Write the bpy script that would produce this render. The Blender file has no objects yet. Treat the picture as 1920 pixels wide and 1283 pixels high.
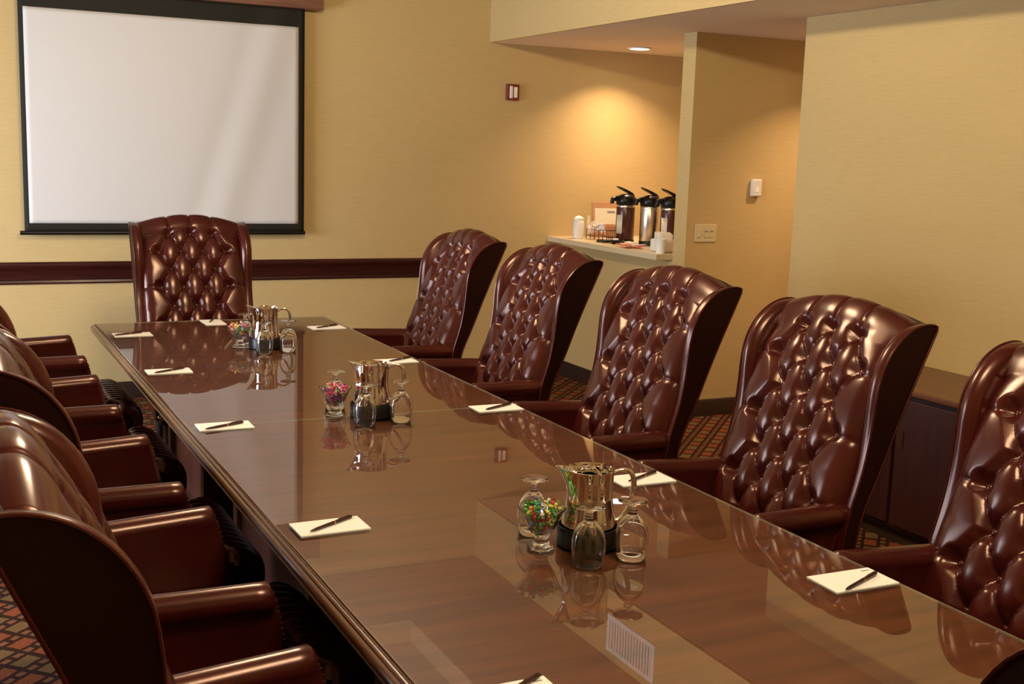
import bpy, math, random
import numpy as np
from mathutils import Vector, Matrix

random.seed(7)
rng = np.random.default_rng(7)
SC = bpy.context.scene
COL = SC.collection
PI = math.pi

# ------------------------------------------------------------------ camera
def make_camera():
    f = 2211.4
    yaw, pitch, roll = [math.radians(a) for a in (-26.396, 9.209, 1.890)]
    Rz = Matrix.Rotation(yaw, 3, 'Z')
    f1 = Vector((0, math.cos(pitch), -math.sin(pitch)))
    u1 = Vector((0, math.sin(pitch), math.cos(pitch)))
    r1 = Vector((1, 0, 0))
    r2 = r1*math.cos(roll) + u1*math.sin(roll)
    u2 = u1*math.cos(roll) - r1*math.sin(roll)
    r, u, fw = Rz @ r2, Rz @ u2, Rz @ f1
    cam = bpy.data.cameras.new('camera')
    cam.sensor_width = 36
    cam.lens = f/1920*36
    cam.clip_start = 0.02
    o = bpy.data.objects.new('camera', cam)
    COL.objects.link(o)
    o.matrix_world = Matrix(((r.x, u.x, -fw.x, 0), (r.y, u.y, -fw.y, 0), (r.z, u.z, -fw.z, 1.72), (0, 0, 0, 1)))
    SC.camera = o
make_camera()

# ------------------------------------------------------------------ world, view
W = bpy.data.worlds.new('world'); SC.world = W
W.use_nodes = True
WB = W.node_tree.nodes['Background']
WB.inputs[0].default_value = (0.80, 0.88, 1.0, 1)
WB.inputs[1].default_value = 26.0
SC.view_settings.view_transform = 'Standard'
SC.view_settings.look = 'None'
SC.view_settings.gamma = 1
SC.view_settings.use_curve_mapping = False
SC.view_settings.exposure = 0.0
SC.cycles.max_bounces = 8
SC.cycles.diffuse_bounces = 4
SC.cycles.glossy_bounces = 5
SC.cycles.transmission_bounces = 8
SC.cycles.transparent_max_bounces = 12
SC.cycles.sample_clamp_indirect = 6
SC.cycles.use_denoising = True
SC.cycles.caustics_refractive = True
SC.cycles.blur_glossy = 0.5

def area(name, loc, rot, size, power, color, shape='DISK', size_y=None, spread=None):
    l = bpy.data.lights.new(name, 'AREA')
    l.shape = shape; l.size = size
    if size_y: l.size_y = size_y
    l.energy = power; l.color = color
    if spread: l.spread = math.radians(spread)
    o = bpy.data.objects.new(name, l); COL.objects.link(o)
    o.location = loc; o.rotation_euler = rot
    return o

ROOM_X0, ROOM_X1 = -1.85, 4.40      # left wall, right wall
HEAD_X = 3.74                       # face of the dropped soffit
FAR_Y, BACK_Y = 8.06, -1.6
SOFF_Z, CEIL_Z, TRAY_Z = 2.50, 2.95, 3.10
HALL_Y0, HALL_Y1 = 5.33, 6.38
WARM = (1.0, 0.72, 0.42)
WARM2 = (1.0, 0.68, 0.42)
# daylight portal in the window of the left wall
P_ = area('window_portal', (ROOM_X0-0.02, 6.0, 1.25), (0, -PI/2, 0), 1.5, 1.0, (1, 1, 1), 'RECTANGLE', 2.4)
P_.data.cycles.is_portal = True
# recessed lamps: (x, y, ceiling z, watts, colour)
CANS = [(4.76, 7.63, SOFF_Z, 14.5, WARM2, 120), (5.42, 5.74, SOFF_Z, 15, WARM2, 118)]
BULB = 27.0                         # watts of each chandelier bulb

# ------------------------------------------------------------------ node helpers
def new_mat(name):
    m = bpy.data.materials.new(name); m.use_nodes = True
    nt = m.node_tree
    return m, nt, nt.nodes['Principled BSDF']
def N(nt, t, **kw):
    n = nt.nodes.new(t)
    for k, v in kw.items(): setattr(n, k, v)
    return n
def L(nt, a, b): nt.links.new(a, b)
def simple(name, col, rough=0.5, metal=0.0, coat=0.0, ior=1.5, spec=0.5):
    m, nt, p = new_mat(name)
    p.inputs['Base Color'].default_value = (*col, 1)
    p.inputs['Roughness'].default_value = rough
    p.inputs['Metallic'].default_value = metal
    p.inputs['Coat Weight'].default_value = coat
    p.inputs['Coat Roughness'].default_value = 0.08
    p.inputs['IOR'].default_value = ior
    p.inputs['Specular IOR Level'].default_value = spec
    return m
def ramp(nt, stops):
    r = N(nt, 'ShaderNodeValToRGB')
    el = r.color_ramp.elements
    while len(el) < len(stops): el.new(0.5)
    for e, (p, c) in zip(el, stops):
        e.position = p; e.color = (*c, 1) if len(c) == 3 else c
    return r
def mapping(nt, scale=(1, 1, 1), rot=(0, 0, 0), coord='Object'):
    tc = N(nt, 'ShaderNodeTexCoord'); mp = N(nt, 'ShaderNodeMapping')
    L(nt, tc.outputs[coord], mp.inputs['Vector'])
    mp.inputs['Scale'].default_value = scale; mp.inputs['Rotation'].default_value = rot
    return mp.outputs['Vector']
def noise(nt, vec, scale, detail=3, rough=0.55):
    n = N(nt, 'ShaderNodeTexNoise')
    L(nt, vec, n.inputs['Vector'])
    n.inputs['Scale'].default_value = scale; n.inputs['Detail'].default_value = detail
    n.inputs['Roughness'].default_value = rough
    return n.outputs['Fac']
def bump(nt, h, strength, dist, p):
    b = N(nt, 'ShaderNodeBump')
    b.inputs['Strength'].default_value = strength; b.inputs['Distance'].default_value = dist
    L(nt, h, b.inputs['Height']); L(nt, b.outputs['Normal'], p.inputs['Normal'])

def wallpaper(name, dark, light):
    m, nt, p = new_mat(name)
    v = mapping(nt, (7, 7, 130))          # short horizontal threads of grasscloth
    f = noise(nt, v, 1.6, 4, 0.6)
    r = ramp(nt, [(0.30, dark), (0.72, light)])
    L(nt, f, r.inputs['Fac']); L(nt, r.outputs['Color'], p.inputs['Base Color'])
    p.inputs['Roughness'].default_value = 0.75
    p.inputs['Specular IOR Level'].default_value = 0.25
    bump(nt, f, 0.15, 0.0015, p)
    return m
M = {}
M['wall'] = wallpaper('wallpaper_grasscloth', (0.500, 0.366, 0.164), (0.560, 0.412, 0.192))
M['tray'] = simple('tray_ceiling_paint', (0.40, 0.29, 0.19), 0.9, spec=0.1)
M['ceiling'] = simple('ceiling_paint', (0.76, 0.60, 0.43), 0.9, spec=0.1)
def wood(name, c0, c1, scale=(1.2, 14, 14), rough=0.3, coat=0.3, detail=5, spec=0.5):
    m, nt, p = new_mat(name)
    v = mapping(nt, scale)
    f = noise(nt, v, 1.5, detail, 0.62)
    r = ramp(nt, [(0.32, c0), (0.70, c1)])
    L(nt, f, r.inputs['Fac']); L(nt, r.outputs['Color'], p.inputs['Base Color'])
    p.inputs['Roughness'].default_value = rough
    p.inputs['Coat Weight'].default_value = coat; p.inputs['Coat Roughness'].default_value = 0.12
    p.inputs['Specular IOR Level'].default_value = spec
    return m
M['mahogany'] = wood('mahogany_trim', (0.024, 0.0035, 0.003), (0.048, 0.0075, 0.005), (2, 40, 40), 0.38, 0.10, spec=.35)
M['table_wood'] = wood('table_veneer', (0.066, 0.0180, 0.0058), (0.145, 0.045, 0.0145), (1.0, 14, 14), 0.45, 0.0, spec=0.3)
M['table_edge'] = wood('table_edge_wood', (0.085, 0.036, 0.017), (0.15, 0.068, 0.032), (16, 1.2, 16), 0.30, 0.35)
M['table_base'] = wood('table_base_wood', (0.045, 0.010, 0.007), (0.085, 0.022, 0.013), (14, 14, 1.5), 0.35, 0.25)
M['credenza_top'] = wood('credenza_top_wood', (0.105, 0.036, 0.014), (0.15, 0.055, 0.022), (9, 1.3, 9), 0.35, 0.15)
M['credenza'] = wood('credenza_wood', (0.026, 0.005, 0.005), (0.045, 0.009, 0.007), (14, 14, 1.5), 0.45, 0.05)
M['casing_wood'] = wood('screen_case_wood', (0.10, 0.035, 0.018), (0.20, 0.080, 0.042), (2, 30, 30), 0.45, 0.1)
M['base_dark'] = simple('baseboard_dark', (0.030, 0.014, 0.008), 0.45)
M['board_wood'] = simple('menu_board_wood', (0.42, 0.22, 0.11), 0.5)

def leather(name, c0, c1, rough, spec, tint):
    m, nt, p = new_mat(name)
    v = mapping(nt, (1, 1, 1))
    f = noise(nt, v, 5, 1, 0.5)
    r = ramp(nt, [(0.30, c0), (0.70, c1)])
    L(nt, f, r.inputs['Fac']); L(nt, r.outputs['Color'], p.inputs['Base Color'])
    p.inputs['Roughness'].default_value = rough
    p.inputs['IOR'].default_value = 1.52
    p.inputs['Specular IOR Level'].default_value = spec
    p.inputs['Specular Tint'].default_value = (*tint, 1)
    return m
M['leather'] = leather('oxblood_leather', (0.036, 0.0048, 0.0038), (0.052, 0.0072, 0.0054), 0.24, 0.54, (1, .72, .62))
M['leather_shaded'] = leather('oxblood_leather_shaded', (0.009, 0.0013, 0.0011), (0.012, 0.0018, 0.0015), 0.42, 0.26, (1, .72, .62))  # same leather; shade on outer panels and rail put into a darker colour
M['brass'] = simple('brass_nails', (0.75, 0.50, 0.22), 0.25, 1.0)
M['chrome'] = simple('polished_silver', (0.86, 0.84, 0.81), 0.03, 1.0)
M['black'] = simple('black_plastic', (0.006, 0.005, 0.005), 0.35, spec=0.3)
M['black_cloth'] = simple('black_screen_border', (0.016, 0.014, 0.010), 0.7, spec=0.2)
M['screen'] = simple('projection_white', (0.595, 0.575, 0.56), 0.85, spec=0.1)
M['paper'] = simple('paper_white', (0.90, 0.88, 0.84), 0.7, spec=0.2)
M['ink'] = simple('printed_grey', (0.22, 0.20, 0.19), 0.6)
M['pen'] = simple('pen_burgundy', (0.040, 0.012, 0.010), 0.25)
M['pen_metal'] = simple('pen_clip_gilt', (0.55, 0.36, 0.18), 0.3, 1.0)
M['counter'] = simple('counter_laminate', (0.62, 0.52, 0.34), 0.3)
M['ivory'] = simple('ivory_plastic', (0.62, 0.53, 0.32), 0.35)
M['white_plastic'] = simple('white_plastic', (0.74, 0.72, 0.68), 0.35)
M['red_plastic'] = simple('alarm_red', (0.19, 0.03, 0.018), 0.35)
M['steel'] = simple('brushed_steel', (0.70, 0.66, 0.60), 0.28, 1.0)
M['maroon'] = simple('maroon_enamel', (0.062, 0.013, 0.010), 0.25)
M['wire'] = simple('brown_wire', (0.11, 0.035, 0.018), 0.4)
M['vent'] = simple('vent_white', (0.88, 0.87, 0.84), 0.5)
M['label'] = simple('label_cream', (0.62, 0.58, 0.46), 0.6)
M['pinkpk'] = simple('packet_pink', (0.85, 0.45, 0.38), 0.6)
M['bluepk'] = simple('packet_pale_blue', (0.62, 0.68, 0.76), 0.6)
M['orangepk'] = simple('packet_orange', (0.85, 0.24, 0.10), 0.5)
M['redpk'] = simple('packet_red', (0.65, 0.06, 0.04), 0.5)
M['wood_leg'] = simple('leg_dark_wood', (0.020, 0.008, 0.006), 0.35)

def emit(name, col, st):
    m = bpy.data.materials.new(name); m.use_nodes = True
    nt = m.node_tree; nt.nodes.clear()
    e = N(nt, 'ShaderNodeEmission'); e.inputs[0].default_value = (*col, 1); e.inputs[1].default_value = st
    o = N(nt, 'ShaderNodeOutputMaterial'); L(nt, e.outputs[0], o.inputs[0])
    return m
M['lens'] = emit('lamp_lens', (1.0, 0.90, 0.72), 14)

def pane_mat(name, ior=1.5, tint=(1, 1, 1)):
    m = bpy.data.materials.new(name); m.use_nodes = True
    nt = m.node_tree; nt.nodes.clear()
    t = N(nt, 'ShaderNodeBsdfTransparent'); t.inputs[0].default_value = (*tint, 1)
    g = N(nt, 'ShaderNodeBsdfGlossy'); g.inputs['Roughness'].default_value = 0.0
    fr = N(nt, 'ShaderNodeFresnel'); fr.inputs['IOR'].default_value = ior
    geo = N(nt, 'ShaderNodeNewGeometry')
    inv = N(nt, 'ShaderNodeMath', operation='SUBTRACT'); inv.inputs[0].default_value = 1
    L(nt, geo.outputs['Backfacing'], inv.inputs[1])
    mul = N(nt, 'ShaderNodeMath', operation='MULTIPLY')
    L(nt, fr.outputs[0], mul.inputs[0]); L(nt, inv.outputs[0], mul.inputs[1])
    mx = N(nt, 'ShaderNodeMixShader'); L(nt, mul.outputs[0], mx.inputs[0])
    L(nt, t.outputs[0], mx.inputs[1]); L(nt, g.outputs[0], mx.inputs[2])
    o = N(nt, 'ShaderNodeOutputMaterial'); L(nt, mx.outputs[0], o.inputs[0])
    return m
M['pane'] = pane_mat('table_glass', 2.0)
M['window_glass'] = pane_mat('window_glass', 1.45)
def glass_mat():
    m, nt, p = new_mat('clear_glassware')
    p.inputs['Base Color'].default_value = (1, 1, 1, 1)
    p.inputs['Roughness'].default_value = 0.0
    p.inputs['IOR'].default_value = 1.5
    p.inputs['Transmission Weight'].default_value = 1.0
    return m
M['glass'] = glass_mat()
M['globe'] = pane_mat('chandelier_globe', 1.3)
M['glass_edge'] = simple('glass_edge_green', (0.36, 0.30, 0.20), 0.2)

def carpet():
    m, nt, p = new_mat('patterned_carpet')
    tc = N(nt, 'ShaderNodeTexCoord')
    nz = N(nt, 'ShaderNodeTexNoise'); nz.inputs['Scale'].default_value = 28; nz.inputs['Detail'].default_value = 2
    L(nt, tc.outputs['Object'], nz.inputs['Vector'])
    sub = N(nt, 'ShaderNodeVectorMath', operation='SUBTRACT'); L(nt, nz.outputs['Color'], sub.inputs[0]); sub.inputs[1].default_value = (.5, .5, .5)
    sc = N(nt, 'ShaderNodeVectorMath', operation='SCALE'); L(nt, sub.outputs[0], sc.inputs[0]); sc.inputs['Scale'].default_value = 0.012
    add = N(nt, 'ShaderNodeVectorMath', operation='ADD'); L(nt, tc.outputs['Object'], add.inputs[0]); L(nt, sc.outputs[0], add.inputs[1])
    mp = N(nt, 'ShaderNodeMapping'); L(nt, add.outputs[0], mp.inputs['Vector'])
    mp.inputs['Rotation'].default_value = (0, 0, math.radians(45)); mp.inputs['Scale'].default_value = (1/0.108, 1/0.108, 1)
    sx = N(nt, 'ShaderNodeSeparateXYZ'); L(nt, mp.outputs[0], sx.inputs[0])
    def math_(op, a, b=None):
        n = N(nt, 'ShaderNodeMath', operation=op)
        for i, q in enumerate((a, b)):
            if q is None: continue
            if isinstance(q, (int, float)): n.inputs[i].default_value = q
            else: L(nt, q, n.inputs[i])
        return n.outputs[0]
    U, V = sx.outputs[0], sx.outputs[1]
    fu = math_('FRACT', U); fv = math_('FRACT', V); fv2 = math_('FRACT', math_('MULTIPLY', V, 2.0))
    wide = math_('LESS_THAN', fu, 0.64)
    # lozenge body inside its own margins
    bw = math_('MULTIPLY', math_('GREATER_THAN', fu, 0.07), math_('LESS_THAN', fu, 0.58))
    bw = math_('MULTIPLY', bw, math_('GREATER_THAN', fv, 0.22))
    dots = math_('MULTIPLY', math_('GREATER_THAN', fu, 0.72), math_('LESS_THAN', fu, 0.93))
    dots = math_('MULTIPLY', dots, math_('GREATER_THAN', fv2, 0.38))
    par = math_('MODULO', math_('ADD', math_('FLOOR', V), 1000.0), 2.0)
    c = ramp(nt, [(0.0, (0.22, 0.060, 0.020)), (1.0, (0.17, 0.095, 0.036))])
    L(nt, par, c.inputs['Fac'])
    mix1 = N(nt, 'ShaderNodeMixRGB'); mix1.inputs[1].default_value = (0.032, 0.010, 0.005, 1)
    L(nt, bw, mix1.inputs[0]); L(nt, c.outputs[0], mix1.inputs[2])
    mix2 = N(nt, 'ShaderNodeMixRGB'); L(nt, dots, mix2.inputs[0]); L(nt, mix1.outputs[0], mix2.inputs[1])
    mix2.inputs[2].default_value = (0.20, 0.080, 0.035, 1)
    # yarn mottling
    n2 = N(nt, 'ShaderNodeTexNoise'); n2.inputs['Scale'].default_value = 160; L(nt, tc.outputs['Object'], n2.inputs['Vector'])
    mix3 = N(nt, 'ShaderNodeMixRGB', blend_type='MULTIPLY'); mix3.inputs[0].default_value = 0.6
    L(nt, mix2.outputs[0], mix3.inputs[1])
    r2 = ramp(nt, [(0.3, (0.55, 0.55, 0.55)), (0.7, (1.25, 1.25, 1.25))]); L(nt, n2.outputs['Fac'], r2.inputs['Fac'])
    L(nt, r2.outputs[0], mix3.inputs[2]); L(nt, mix3.outputs[0], p.inputs['Base Color'])
    p.inputs['Roughness'].default_value = 0.95; p.inputs['Specular IOR Level'].default_value = 0.1
    bump(nt, n2.outputs['Fac'], 0.5, 0.004, p)
    return m
M['carpet'] = carpet()

# ------------------------------------------------------------------ mesh helpers
class MB:
    def __init__(s): s.v = []; s.f = []; s.mi = []; s.cur = 0
    def add(s, vs, fs):
        o = len(s.v); s.v.extend([tuple(map(float, p)) for p in vs])
        for f in fs: s.f.append(tuple(i+o for i in f)); s.mi.append(s.cur)
        return s
    def box(s, x0, x1, y0, y1, z0, z1):
        vs = [(x, y, z) for z in (z0, z1) for y in (y0, y1) for x in (x0, x1)]
        return s.add(vs, [(0, 2, 3, 1), (4, 5, 7, 6), (0, 1, 5, 4), (2, 6, 7, 3), (0, 4, 6, 2), (1, 3, 7, 5)])
    def lathe(s, prof, n=32, c=(0, 0, 0), cap=True, sy=1.0):
        vs = []; fs = []
        for r, z in prof:
            for k in range(n):
                a = 2*PI*k/n; vs.append((c[0]+r*math.cos(a), c[1]+r*sy*math.sin(a), c[2]+z))
        m = len(prof)
        for i in range(m-1):
            for k in range(n):
                k2 = (k+1) % n
                fs.append((i*n+k, i*n+k2, (i+1)*n+k2, (i+1)*n+k))
        if cap:
            fs.append(tuple(reversed(range(n)))); fs.append(tuple((m-1)*n+k for k in range(n)))
        return s.add(vs, fs)
    def tube(s, path, r, n=8, closed=False, cap=True):
        P = [Vector(p) for p in path]; m = len(P); vs = []; fs = []
        prev = None
        for i, p in enumerate(P):
            if closed: t = P[(i+1) % m]-P[i-1]
            else: t = P[min(i+1, m-1)]-P[max(i-1, 0)]
            t.normalize()
            if prev is None:
                a = Vector((0, 0, 1)) if abs(t.z) < .9 else Vector((1, 0, 0))
                nrm = t.cross(a).normalized()
            else: nrm = (prev - t*prev.dot(t)).normalized()
            prev = nrm; b = t.cross(nrm)
            rr = r[i] if isinstance(r, (list, tuple)) else r
            for k in range(n):
                a = 2*PI*k/n; vs.append(p+nrm*math.cos(a)*rr+b*math.sin(a)*rr)
        for i in range(m if closed else m-1):
            j = (i+1) % m
            for k in range(n):
                k2 = (k+1) % n; fs.append((i*n+k, i*n+k2, j*n+k2, j*n+k))
        if cap and not closed:
            fs.append(tuple(reversed(range(n)))); fs.append(tuple((m-1)*n+k for k in range(n)))
        return s.add(vs, fs)
    def grid(s, G, closed_u=False):
        # G[i][j] points
        nu, nv = len(G), len(G[0]); fs = []
        for i in range(nu if closed_u else nu-1):
            i2 = (i+1) % nu
            for j in range(nv-1): fs.append((i*nv+j, i2*nv+j, i2*nv+j+1, i*nv+j+1))
        return s.add([p for row in G for p in row], fs)
    def rings(s, R_, cap0=True, cap1=True):
        # list of equally long closed loops
        n = len(R_[0]); fs = []
        for i in range(len(R_)-1):
            for k in range(n):
                k2 = (k+1) % n; fs.append((i*n+k, i*n+k2, (i+1)*n+k2, (i+1)*n+k))
        if cap0: fs.append(tuple(reversed(range(n))))
        if cap1: fs.append(tuple((len(R_)-1)*n+k for k in range(n)))
        return s.add([p for r in R_ for p in r], fs)
    def sphere(s, c, r, nu=10, nv=6, sc=(1, 1, 1)):
        vs = [(c[0], c[1], c[2]-r*sc[2])]; fs = []
        for i in range(1, nv):
            th = PI*i/nv
            for k in range(nu):
                a = 2*PI*k/nu
                vs.append((c[0]+r*sc[0]*math.sin(th)*math.cos(a), c[1]+r*sc[1]*math.sin(th)*math.sin(a), c[2]-r*sc[2]*math.cos(th)))
        vs.append((c[0], c[1], c[2]+r*sc[2])); last = len(vs)-1
        for k in range(nu): fs.append((0, 1+(k+1) % nu, 1+k))
        for i in range(nv-2):
            for k in range(nu):
                a = 1+i*nu+k; b = 1+i*nu+(k+1) % nu; fs.append((a, b, b+nu, a+nu))
        for k in range(nu): fs.append((last, 1+(nv-2)*nu+k, 1+(nv-2)*nu+(k+1) % nu))
        return s.add(vs, fs)
    def build(s, name, mats, parent=None, smooth=True, ang=40, bevel=0, recalc=True, seg=2):
        me = bpy.data.meshes.new(name)
        me.from_pydata(s.v, [], s.f)
        if not isinstance(mats, (list, tuple)): mats = [mats]
        for m in mats: me.materials.append(m)
        if len(mats) > 1: me.polygons.foreach_set('material_index', s.mi)
        if recalc:
            import bmesh
            b = bmesh.new(); b.from_mesh(me)
            bmesh.ops.recalc_face_normals(b, faces=b.faces[:]); b.to_mesh(me); b.free()
        if smooth:
            me.polygons.foreach_set('use_smooth', [True]*len(me.polygons))
            me.set_sharp_from_angle(angle=math.radians(ang))
        me.update()
        o = bpy.data.objects.new(name, me); COL.objects.link(o)
        if parent: o.parent = parent
        if bevel:
            bv = o.modifiers.new('bevel', 'BEVEL'); bv.width = bevel; bv.segments = seg; bv.limit_method = 'ANGLE'
        return o
def bx(*a): return MB().box(*a)
def tag(o, label, cat, group=None):
    o['label'] = label; o['category'] = cat
    if group: o['group'] = group
    return o
def thing(name, label, cat, loc=(0, 0, 0), rz=0, group=None):
    o = bpy.data.objects.new(name, None); COL.objects.link(o)
    o.empty_display_size = 0.1
    o.location = loc; o.rotation_euler = (0, 0, rz)
    return tag(o, label, cat, group)
def struct(o): o['kind'] = 'structure'; return o
def dup(root, loc, rz, label, group=None):
    r = root.copy(); COL.objects.link(r); r.location = loc; r.rotation_euler = (0, 0, rz); r['label'] = label
    if group: r['group'] = group
    for ch in list(root.children):
        c = ch.copy(); COL.objects.link(c); c.parent = r
        for g in list(ch.children):
            d = g.copy(); COL.objects.link(d); d.parent = c
    return r
def sstep(a, b, x):
    t = np.clip((x-a)/(b-a), 0, 1); return t*t*(3-2*t)

# ------------------------------------------------------------------ room shell
T = 0.12
struct(bx(ROOM_X0-T, 6.6, BACK_Y-T, FAR_Y+T, -0.1, 0).build('floor', M['carpet'], smooth=False))
struct(bx(ROOM_X0-T, 6.6, FAR_Y, FAR_Y+T, 0, 3.3).build('wall_far', M['wall'], smooth=False))
struct(bx(ROOM_X0-T, 6.6, BACK_Y-T, BACK_Y, 0, 3.3).build('wall_back', M['wall'], smooth=False))
# left wall with a window opening
WY0, WY1, WZ0, WZ1 = 4.8, 7.2, 0.50, 2.00
w = MB(); w.box(ROOM_X0-T, ROOM_X0, BACK_Y, WY0, 0, 3.3); w.box(ROOM_X0-T, ROOM_X0, WY1, FAR_Y, 0, 3.3)
w.box(ROOM_X0-T, ROOM_X0, WY0, WY1, 0, WZ0); w.box(ROOM_X0-T, ROOM_X0, WY0, WY1, WZ1, 3.3)
struct(w.build('wall_left', M['wall'], smooth=False))
wf = MB()
for y in (WY0, (WY0+WY1)/2-0.03, WY1-0.06): wf.box(ROOM_X0-0.09, ROOM_X0+0.01, y, y+0.06, WZ0, WZ1)
for z in (WZ0, (WZ0+WZ1)/2-0.02, WZ1-0.06): wf.box(ROOM_X0-0.085, ROOM_X0+0.005, WY0, WY1, z, z+0.06)
wo = struct(wf.build('window_1', M['mahogany'], smooth=False))
bx(ROOM_X0-0.055, ROOM_X0-0.049, WY0+.03, WY1-.03, WZ0+.03, WZ1-.03).build('window_glass', M['window_glass'], wo, smooth=False)
# right wall, hall return, coffee niche
w = MB(); w.box(ROOM_X1, ROOM_X1+T, BACK_Y, HALL_Y0, 0, SOFF_Z); struct(w.build('wall_right', M['wall'], smooth=False))
w = MB()
w.box(ROOM_X1, 6.6, HALL_Y1, HALL_Y1+0.14, 0, SOFF_Z)
struct(w.build('wall_partition', M['wall'], smooth=False))
w = MB(); w.box(ROOM_X1+T, 6.6, HALL_Y0-T, HALL_Y0, 0, SOFF_Z); w.box(6.48, 6.6, HALL_Y0, HALL_Y1, 0, SOFF_Z)
struct(w.build('wall_hall', M['wall'], smooth=False))
w = MB(); w.box(ROOM_X1, ROOM_X1+0.10, HALL_Y1+0.14, FAR_Y, 0, 1.04); struct(w.build('wall_niche', M['wall'], smooth=False))
w = MB(); w.box(5.50, 5.60, HALL_Y1+0.14, FAR_Y, 0, SOFF_Z); struct(w.build('wall_niche_back', M['wall'], smooth=False))
# dropped soffit over the right side: wallpapered face, painted underside
struct(bx(HEAD_X, HEAD_X+0.02, BACK_Y, FAR_Y, SOFF_Z-0.0, 3.3).build('wall_soffit', M['wall'], smooth=False))
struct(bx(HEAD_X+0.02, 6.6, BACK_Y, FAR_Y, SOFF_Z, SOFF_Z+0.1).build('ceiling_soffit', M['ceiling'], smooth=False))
# main ceiling: a flat perimeter round a raised tray
TX0, TX1, TY0, TY1 = -0.25, 2.80, -0.6, 7.05
w = MB()
w.box(ROOM_X0, TX0, BACK_Y, FAR_Y, CEIL_Z, CEIL_Z+.3); w.box(TX1, HEAD_X, BACK_Y, FAR_Y, CEIL_Z, CEIL_Z+.3)
w.box(TX0, TX1, BACK_Y, TY0, CEIL_Z, CEIL_Z+.3); w.box(TX0, TX1, TY1, FAR_Y, CEIL_Z, CEIL_Z+.3)
w.box(TX0, TX1, TY0, TY1, TRAY_Z, CEIL_Z+.3)
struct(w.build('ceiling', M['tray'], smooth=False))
# trims
def profile_run(name, prof, x0, x1, y, mat, k='structure'):
    # prof: (out, z) pairs, run along X on a wall facing -Y
    v0 = [(x0, y-o, z) for o, z in prof]; v1 = [(x1, y-o, z) for o, z in prof]
    m = MB().rings([v0, v1]); o = m.build(name, mat, ang=35); o['kind'] = k; return o
RAIL = [(0, .780), (.012, .780), (.016, .790), (.012, .803), (.020, .808), (.022, .862), (.026, .874), (.036, .882), (.042, .896), (.040, .912), (.030, .922), (0, .922)]
profile_run('trim_1', RAIL, ROOM_X0, 3.74, FAR_Y, M['mahogany'])
BASE = [(0, 0), (.014, 0), (.014, .100), (.008, .112), (0, .115)]
profile_run('baseboard_far', BASE, ROOM_X0, ROOM_X1, FAR_Y, M['base_dark'])
profile_run('baseboard_hall', BASE, ROOM_X1-0.014, 6.48, HALL_Y1, M['base_dark'])
struct(bx(ROOM_X1-.014, ROOM_X1, HALL_Y1, FAR_Y-.014, 0, .115).build('baseboard_niche', M['base_dark'], smooth=False))
struct(bx(ROOM_X1-.014, ROOM_X1, BACK_Y, HALL_Y0, 0, .115).build('baseboard_right', M['base_dark'], smooth=False))
struct(bx(ROOM_X0, ROOM_X0+.014, BACK_Y, FAR_Y-.014, 0, .115).build('baseboard_left', M['base_dark'], smooth=False))

# ------------------------------------------------------------------ ceiling lamps
for i, (x, y, z, pw, colr, spr) in enumerate(CANS):
    lab = ('round recessed downlight glowing above the coffee counter', 'round recessed downlight in the hall ceiling')[i]
    t = thing('recessed_downlight', lab, 'ceiling light', (x, y, z), 0, 'recessed downlights')
    MB().lathe([(.070, -.001), (.088, -.001), (.092, -.006), (.086, -.012), (.070, -.010), (.070, -.001)], 32, cap=False).build('trim_ring', M['vent'], t)
    MB().lathe([(.0705, -.004), (.0705, -.006)], 32).build('lens', M['lens'], t)
    area('lamp_%d' % i, (x, y, z-0.016), (0, 0, 0), 0.13, pw, colr, spread=spr)
# two globe chandeliers over the table give the room its main light
for cy_, lab in ((1.25, 'six-globe chandelier over the near half of the table'), (4.55, 'six-globe chandelier over the far half of the table')):
    t = thing('globe_chandelier', lab, 'chandelier', (1.37, cy_, TRAY_Z), 0, 'chandeliers over the table')
    MB().lathe([(.001, 0), (.075, -.001), (.070, -.020), (.020, -.030), (.001, -.031)], 28).build('canopy', M['brass'], t)
    MB().tube([(0, 0, -.02), (0, 0, -.30)], .010, 12).build('stem', M['brass'], t)
    MB().sphere((0, 0, -.31), .035, 20, 12).build('hub', M['brass'], t)
    for k in range(6):
        a = 2*PI*k/6+.3; c_, s_ = math.cos(a), math.sin(a)
        ar = MB().tube([(.02*c_, .02*s_, -.31), (.12*c_, .12*s_, -.345), (.22*c_, .22*s_, -.335), (.26*c_, .26*s_, -.300)], .006, 8).build('arm', M['brass'], t)
        MB().sphere((.26*c_, .26*s_, -.250), .055, 24, 14).build('globe', M['globe'], ar)
        pl = bpy.data.lights.new('bulb', 'POINT'); pl.energy = BULB; pl.color = (1.0, 0.83, 0.56); pl.shadow_soft_size = .030
        po = bpy.data.objects.new('bulb', pl); COL.objects.link(po); po.parent = t; po.location = (.26*c_, .26*s_, -.250)

# ------------------------------------------------------------------ wall fittings
# projection screen, hanging from its case
SY = 8.0
t = thing('projection_screen', 'pulled-down white projection screen with black border on the far wall', 'projection screen', (1.43, SY, 0))
def scr(x): return x-1.43
m = MB(); m.box(scr(.38), scr(2.440), -0.062, 0.058, 2.614, 2.76); m.build('housing', M['casing_wood'], t, smooth=False, bevel=.004)
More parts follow.
